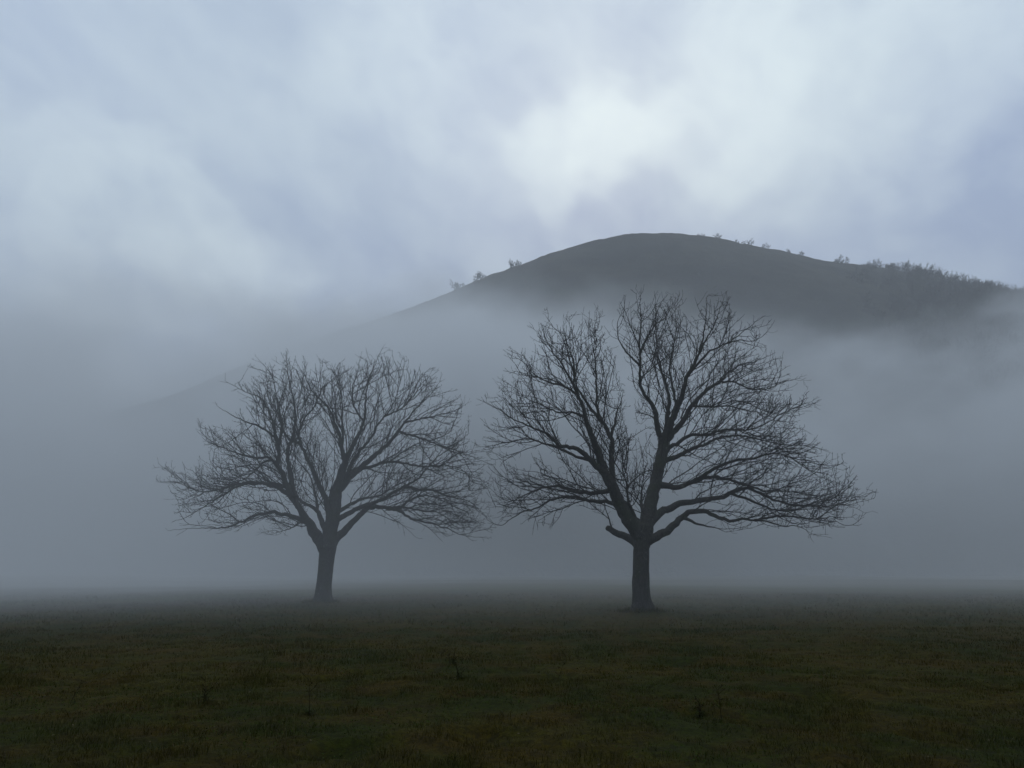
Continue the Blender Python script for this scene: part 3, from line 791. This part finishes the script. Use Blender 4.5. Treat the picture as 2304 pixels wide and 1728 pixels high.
for px, wp, hp, lab, kind in SHRUBS:
    x, y, z = crest_point(px, -1.0 if kind else 0.5)
    w, h = wp * y / F0 * 1.0, (hp + 2) * y / F0 * 0.68
    key = (kind, px % 3)
    V, q = shrub_mesh('s', w, h, px, (120, 420, 620)[kind], (5, 6, 5)[kind], (0.06, 0.07, 0.075)[kind])
    nm = 'tree' if kind == 2 else 'bush'
    o = np_mesh('ridge_tree' if kind == 2 else 'ridge_bush', V, [q], M['shrub']); o.location = (x, y, z - 0.45)
    tag(o, lab, nm, 'trees along the wooded ridge' if kind == 2 else 'bushes on the hill skyline')

# wooded right flank below the ridge: reads as one mass
b = Bag(); rng = np.random.default_rng(5)
protos = [shrub_mesh('w', 5.5, 4.6, 900 + k, 150, 4, 0.06) for k in range(5)]
cnt = 0
CT = [(px, crest_point(px)[1]) for px in range(1880, 2461, 20)]
for _ in range(20000):
    if cnt >= 420: break
    px = rng.uniform(1900, 2450); y = np.interp(px, [c[0] for c in CT], [c[1] for c in CT]) * rng.uniform(0.66, 0.985)
    x = ray(px, 600)[0] * y
    if x > HX[-1] or rng.random() > np.clip((px - 1900) / 200, 0.12, 1): continue
    V, q = protos[cnt % 5]; a = rng.uniform(0, 6.28); s = rng.uniform(0.7, 1.25)
    Rm = np.array([[math.cos(a), -math.sin(a), 0], [math.sin(a), math.cos(a), 0], [0, 0, 1]]) * s
    b.add(V @ Rm.T + np.array([x, y, hill_z(x, y) - 0.2]), q); cnt += 1
o = b.build('woodland', M['shrub'], None, (0, 0, 0)); tag(o, 'misty leafless wood covering the lower right flank of the hill', 'woodland', kind='stuff')


# ------------------------------------------------------------------ grass
def blades(n, y0, y1, hgt, wid, seed, xk=0.86, clump=True):
    rng = np.random.default_rng(seed)
    y = np.sqrt(rng.uniform(y0 ** 2, y1 ** 2, n)); x = rng.uniform(-1, 1, n) * (y * xk + 1.5)
    if clump:
        c = fbm(x / 0.35, y / 0.35, 61, 2) + 0.6 * fbm(x / 1.6, y / 1.6, 67, 2)
        keep = rng.random(n) < np.clip(0.62 + c * 0.9, 0.12, 1); x, y, c = x[keep], y[keep], c[keep]; n = len(x)
    else: c = np.zeros(n)
    z = ground_h(x, y) - 0.004
    H = hgt * rng.uniform(0.45, 1.25, n) * (1 + 0.7 * np.clip(c, -0.6, 1)) * (1 + 3.2 * np.clip(fbm(x / 0.45, y / 0.35, 83, 2) - 0.30, 0, 0.4)); Wd = wid * rng.uniform(0.6, 1.3, n)
    a = rng.uniform(0, 2 * math.pi, n); ln = rng.uniform(0.15, 1.1, n); wa = rng.uniform(0, math.pi, n)
    dx, dy = np.cos(a) * H * ln, np.sin(a) * H * ln; wx, wy = np.cos(wa) * Wd / 2, np.sin(wa) * Wd / 2
    p = np.stack([x, y, z], -1)
    V = np.stack([p + np.stack([-wx, -wy, 0 * wx], -1), p + np.stack([wx, wy, 0 * wx], -1),
                  p + np.stack([dx * .35 + wx * .8, dy * .35 + wy * .8, H * .62], -1), p + np.stack([dx * .35 - wx * .8, dy * .35 - wy * .8, H * .62], -1),
                  p + np.stack([dx, dy, H * 0.95], -1)], 1)
    i = (np.arange(n) * 5)[:, None]
    return V.reshape(-1, 3), i + np.array([[0, 1, 2, 3]]), i + np.array([[3, 2, 4]]), np.repeat(rng.random(n), 5)


vs, qs, ts, tn, off = [], [], [], [], 0
for args in ((150000, 5.5, 12, 0.042, 0.0055, 1), (120000, 11.5, 22, 0.050, 0.010, 2), (70000, 21, 48, 0.060, 0.022, 3)):
    V, q, t, c = blades(*args); vs.append(V); qs.append(q + off); ts.append(t + off); tn.append(c); off += len(V)
for f_ in (FR, FL):                                      # longer grass left standing round the trunks
    rng = np.random.default_rng(int(f_[1])); n = 1300
    V, q, t, c = blades(n, 25, 40, 0.11, 0.014, int(f_[1] * 3), clump=False)
    a = rng.uniform(0, 6.28, n); rr = 0.40 + 0.50 * rng.random(n) ** 1.8; V = V.reshape(n, 5, 3); o0 = V[:, :2].mean(1)
    nx, ny = f_[0] + rr * np.cos(a), f_[1] + rr * np.sin(a)
    V = V - o0[:, None] + np.stack([nx, ny, ground_h(nx, ny)], -1)[:, None]
    vs.append(V.reshape(-1, 3)); qs.append(q + off); ts.append(t + off); tn.append(c); off += n * 5
o = np_mesh('grass', np.concatenate(vs), [np.concatenate(qs), np.concatenate(ts)], M['grass'], attrs={'tone': np.concatenate(tn)})
tag(o, 'short dull green and rusty winter grass of the meadow', 'grass', kind='stuff')


def scatter_leaves(name, n, y0, y1, size, mat, seed, thr, lift, label, cat):
    rng = np.random.default_rng(seed)
    y = np.sqrt(rng.uniform(y0 ** 2, y1 ** 2, n)); x = rng.uniform(-1, 1, n) * (y * 0.86 + 1)
    k = fbm(x / 2.2, y / 1.6, seed, 2) > thr; x, y = x[k], y[k]; n = len(x)
    z = ground_h(x, y) + lift * rng.uniform(0.3, 1, n); s = size * rng.uniform(0.5, 1.2, n); a = rng.uniform(0, 6.28, n)
    t1, t2 = rng.normal(0, 0.45, n), rng.normal(0, 0.45, n); V = []
    for u, v in ((-1, 0), (-0.25, -0.55), (0.5, -0.5), (1, 0), (0.5, 0.5), (-0.25, 0.55)):
        ux = (u * np.cos(a) - v * np.sin(a)) * s; uy = (u * np.sin(a) + v * np.cos(a)) * s
        V.append(np.stack([x + ux, y + uy, z + ux * t1 + uy * t2 + abs(v) * s * 0.3], -1))
    V = np.stack(V, 1).reshape(-1, 3); i = (np.arange(n) * 6)[:, None]
    o = np_mesh(name, V, [i + np.array([[0, 1, 2, 3]]), i + np.array([[0, 3, 4, 5]])], mat); tag(o, label, cat, kind='stuff')
scatter_leaves('fallen_leaves', 900, 6, 20, 0.012, M['leaf'], 71, -0.3, 0.03, 'pale scraps of fallen leaf scattered in the near grass', 'leaves')
scatter_leaves('ground_cover', 26000, 5.8, 13, 0.012, M['clover'], 77, 0.12, 0.035, 'patches of small round-leaved plants among the near grass', 'ground cover')


def weed(px, py, hpx, label, seed, leafy):
    rng = np.random.default_rng(seed)
    r = ray(px, py); t = -EYE / r[2]; x, y = float(r[0] * t), float(t)
    z = float(ground_h(np.array(x), np.array(y))); h = 0.8 * hpx * y / F0
    root = empty('weed', (x, y, z)); tag(root, label, 'weed', 'weeds in the near grass')
    P0, P1, R0, R1 = [], [], [], []
    for s in range(1 if not leafy else 3):
        g = np.array([rng.normal(0, 0.15), rng.normal(0, 0.1), 1.0]); p = np.array([rng.normal(0, .02), 0, -0.02])
        for k in range(7):
            g += rng.normal(0, 0.10, 3); g /= np.linalg.norm(g); q = p + g * h * (1 if s == 0 else 0.6) / 7
            P0.append(p); P1.append(q); R0.append(0.005 * (1 - k / 9)); R1.append(0.005 * (1 - (k + 1) / 9)); p = q
            if k >= 2:
                a = rng.uniform(0, 6.28); d = np.array([math.cos(a), math.sin(a), 0.9]); d /= np.linalg.norm(d)
                e = p + d * h * rng.uniform(0.08, 0.20)
                P0.append(p); P1.append(e); R0.append(0.003); R1.append(0.002)
                for _ in range(2):
                    e2 = e + (d + rng.normal(0, 0.5, 3)) * h * 0.05; P0.append(e); P1.append(e2); R0.append(0.003); R1.append(0.004)
    V, q = seg_tubes(P0, P1, np.array(R0), np.array(R1), 4)
    np_mesh('stalk', V, [q], M['weed'], root, True)
    V, F, n = [], [], 0
    for k in range(26 if leafy else 12):
        a = rng.uniform(0, 6.28); L = h * rng.uniform(0.18, 0.45) if leafy else h * rng.uniform(0.12, 0.25); w = L * 0.16
        d = np.array([math.cos(a), math.sin(a), 0]); s = np.array([-d[1], d[0], 0])
        z0 = rng.uniform(0, h * (0.3 if leafy else 0.08)); rise = rng.uniform(0.2, 0.9)
        pts = [(0, 0.3), (0.35, 1.0), (0.75, 0.7), (1.0, 0.05)]
        for u, ww in pts:
            c = d * L * u + np.array([0, 0, z0 + L * (rise * u - 0.6 * u * u)])
            V += [c - s * w * ww, c + s * w * ww]
        F += [[n + 2 * i, n + 2 * i + 1, n + 2 * i + 3, n + 2 * i + 2] for i in range(3)]; n += 8
    np_mesh('leaves', V, [np.array(F)], M['weed_leaf'], root)
weed(694, 1620, 105, 'thin upright dead stalk in the grass below the left tree', 1, False)
weed(463, 1596, 62, 'short leafy dark weed in the grass left of the thin stalk', 2, True)
weed(1252, 1530, 62, 'slender stalk farther off between the two trees', 3, False)
weed(1617, 1632, 92, 'tallest dead stalk in the grass below the right tree', 4, False)
weed(1576, 1612, 50, 'bushy dark weed just left of the tallest dead stalk', 5, True)
weed(166, 1590, 55, 'small bent stalk near the left edge of the meadow', 6, False)
weed(1018, 1494, 40, 'low leafy tuft in the middle distance right of the left tree', 8, True)
weed(1034, 1536, 50, 'broad low dark tuft in the near middle of the meadow', 9, True)


# ------------------------------------------------------------------ air: even haze round everything, and the drifting fog bank
def box(name, lo, hi, mat):
    lo, hi = np.array(lo, float), np.array(hi, float)
    V = np.array([[x, y, z] for x in (lo[0], hi[0]) for y in (lo[1], hi[1]) for z in (lo[2], hi[2])])
    F = np.array([[0, 1, 3, 2], [4, 6, 7, 5], [0, 4, 5, 1], [2, 3, 7, 6], [0, 2, 6, 4], [1, 5, 7, 3]])
    return np_mesh(name, V, [F], mat)


def vol_mat(name, colour, aniso, dens):
    m = bpy.data.materials.new(name); m.use_nodes = True; nt = m.node_tree; nt.nodes.clear()
    out = nt.nodes.new('ShaderNodeOutputMaterial'); v = nt.nodes.new('ShaderNodeVolumePrincipled')
    v.inputs['Color'].default_value = (*colour, 1); v.inputs['Anisotropy'].default_value = aniso
    nt.links.new(v.outputs[0], out.inputs['Volume'])
    if callable(dens): nt.links.new(dens(nt).s, v.inputs['Density'])
    else: v.inputs['Density'].default_value = dens
    return m


def fog_density(nt):
    p = geo_pos(nt); sep = nt.nodes.new('ShaderNodeSeparateXYZ'); nt.links.new(p, sep.inputs[0])
    X, Y, Z = (E(nt, sep.outputs[i]) for i in range(3))
    mp = nt.nodes.new('ShaderNodeMapping'); mp.inputs['Scale'].default_value = (1, 0.8, 1.6); nt.links.new(p, mp.inputs[0])
    n = E(nt, noise(nt, mp.outputs[0], 0.020, 4, 0.58).outputs['Fac'])
    low = Y.smooth(FOG['y0'], FOG['y1']) * (Z * (-1 / FOG['h'])).exp() * FOG['low'] * n.smooth(0.3, 0.7, 0.75, 1.25) * X.smooth(-26, 5, 1.6, 0.62) * Y.smooth(48, 112, 1.0, 0.22)
    # the bank before the hill: its top height, rising to the left
    top = (X.smooth(-112, -62, FOG['topl'], FOG['topc']) + X.smooth(0, 72, 0, FOG['topr']) + X.smooth(86, 138, 0, 17) + (n - 0.5) * FOG['amp']) * ((Y - 60) * (0.72 / 130) + 0.28).op('MINIMUM', 1.12)
    bank = ((top - Z) / X.smooth(-110, -30, 30, FOG['soft'])).smooth(-1, 1) * Z.smooth(-4, 32, 0.07, 1.0) * Y.smooth(60, 150) * X.smooth(-130, -80, 1.7, 1.0) * FOG['bank']
    return low + bank * n.smooth(0.32, 0.68, 0.40, 1.6) + Y.smooth(50, 130) * 0.0011


FOG = dict(y0=10, y1=33, h=9.0, low=0.021, topl=50, topc=60, topr=-13, amp=88, soft=13, bank=0.032)
HAZE = 0.0003
box('haze', (-700, -160, -1.2), (700, 1550, 168), vol_mat('haze_air', (0.85, 0.90, 0.96), 0.2, HAZE))
tag(bpy.data.objects['haze'], 'thin even grey blue haze filling the air over the meadow and the hill', 'haze', kind='stuff')
fm = vol_mat('fog_air', (0.89, 0.93, 0.96), 0.2, fog_density)
fm.cycles.volume_step_rate = 0.25
o = box('fog_bank', (-300, 7, -1.1), (300, 290, 125), fm)
tag(o, 'thick grey fog bank drifting behind the trees and over the foot of the hill', 'fog', kind='stuff')
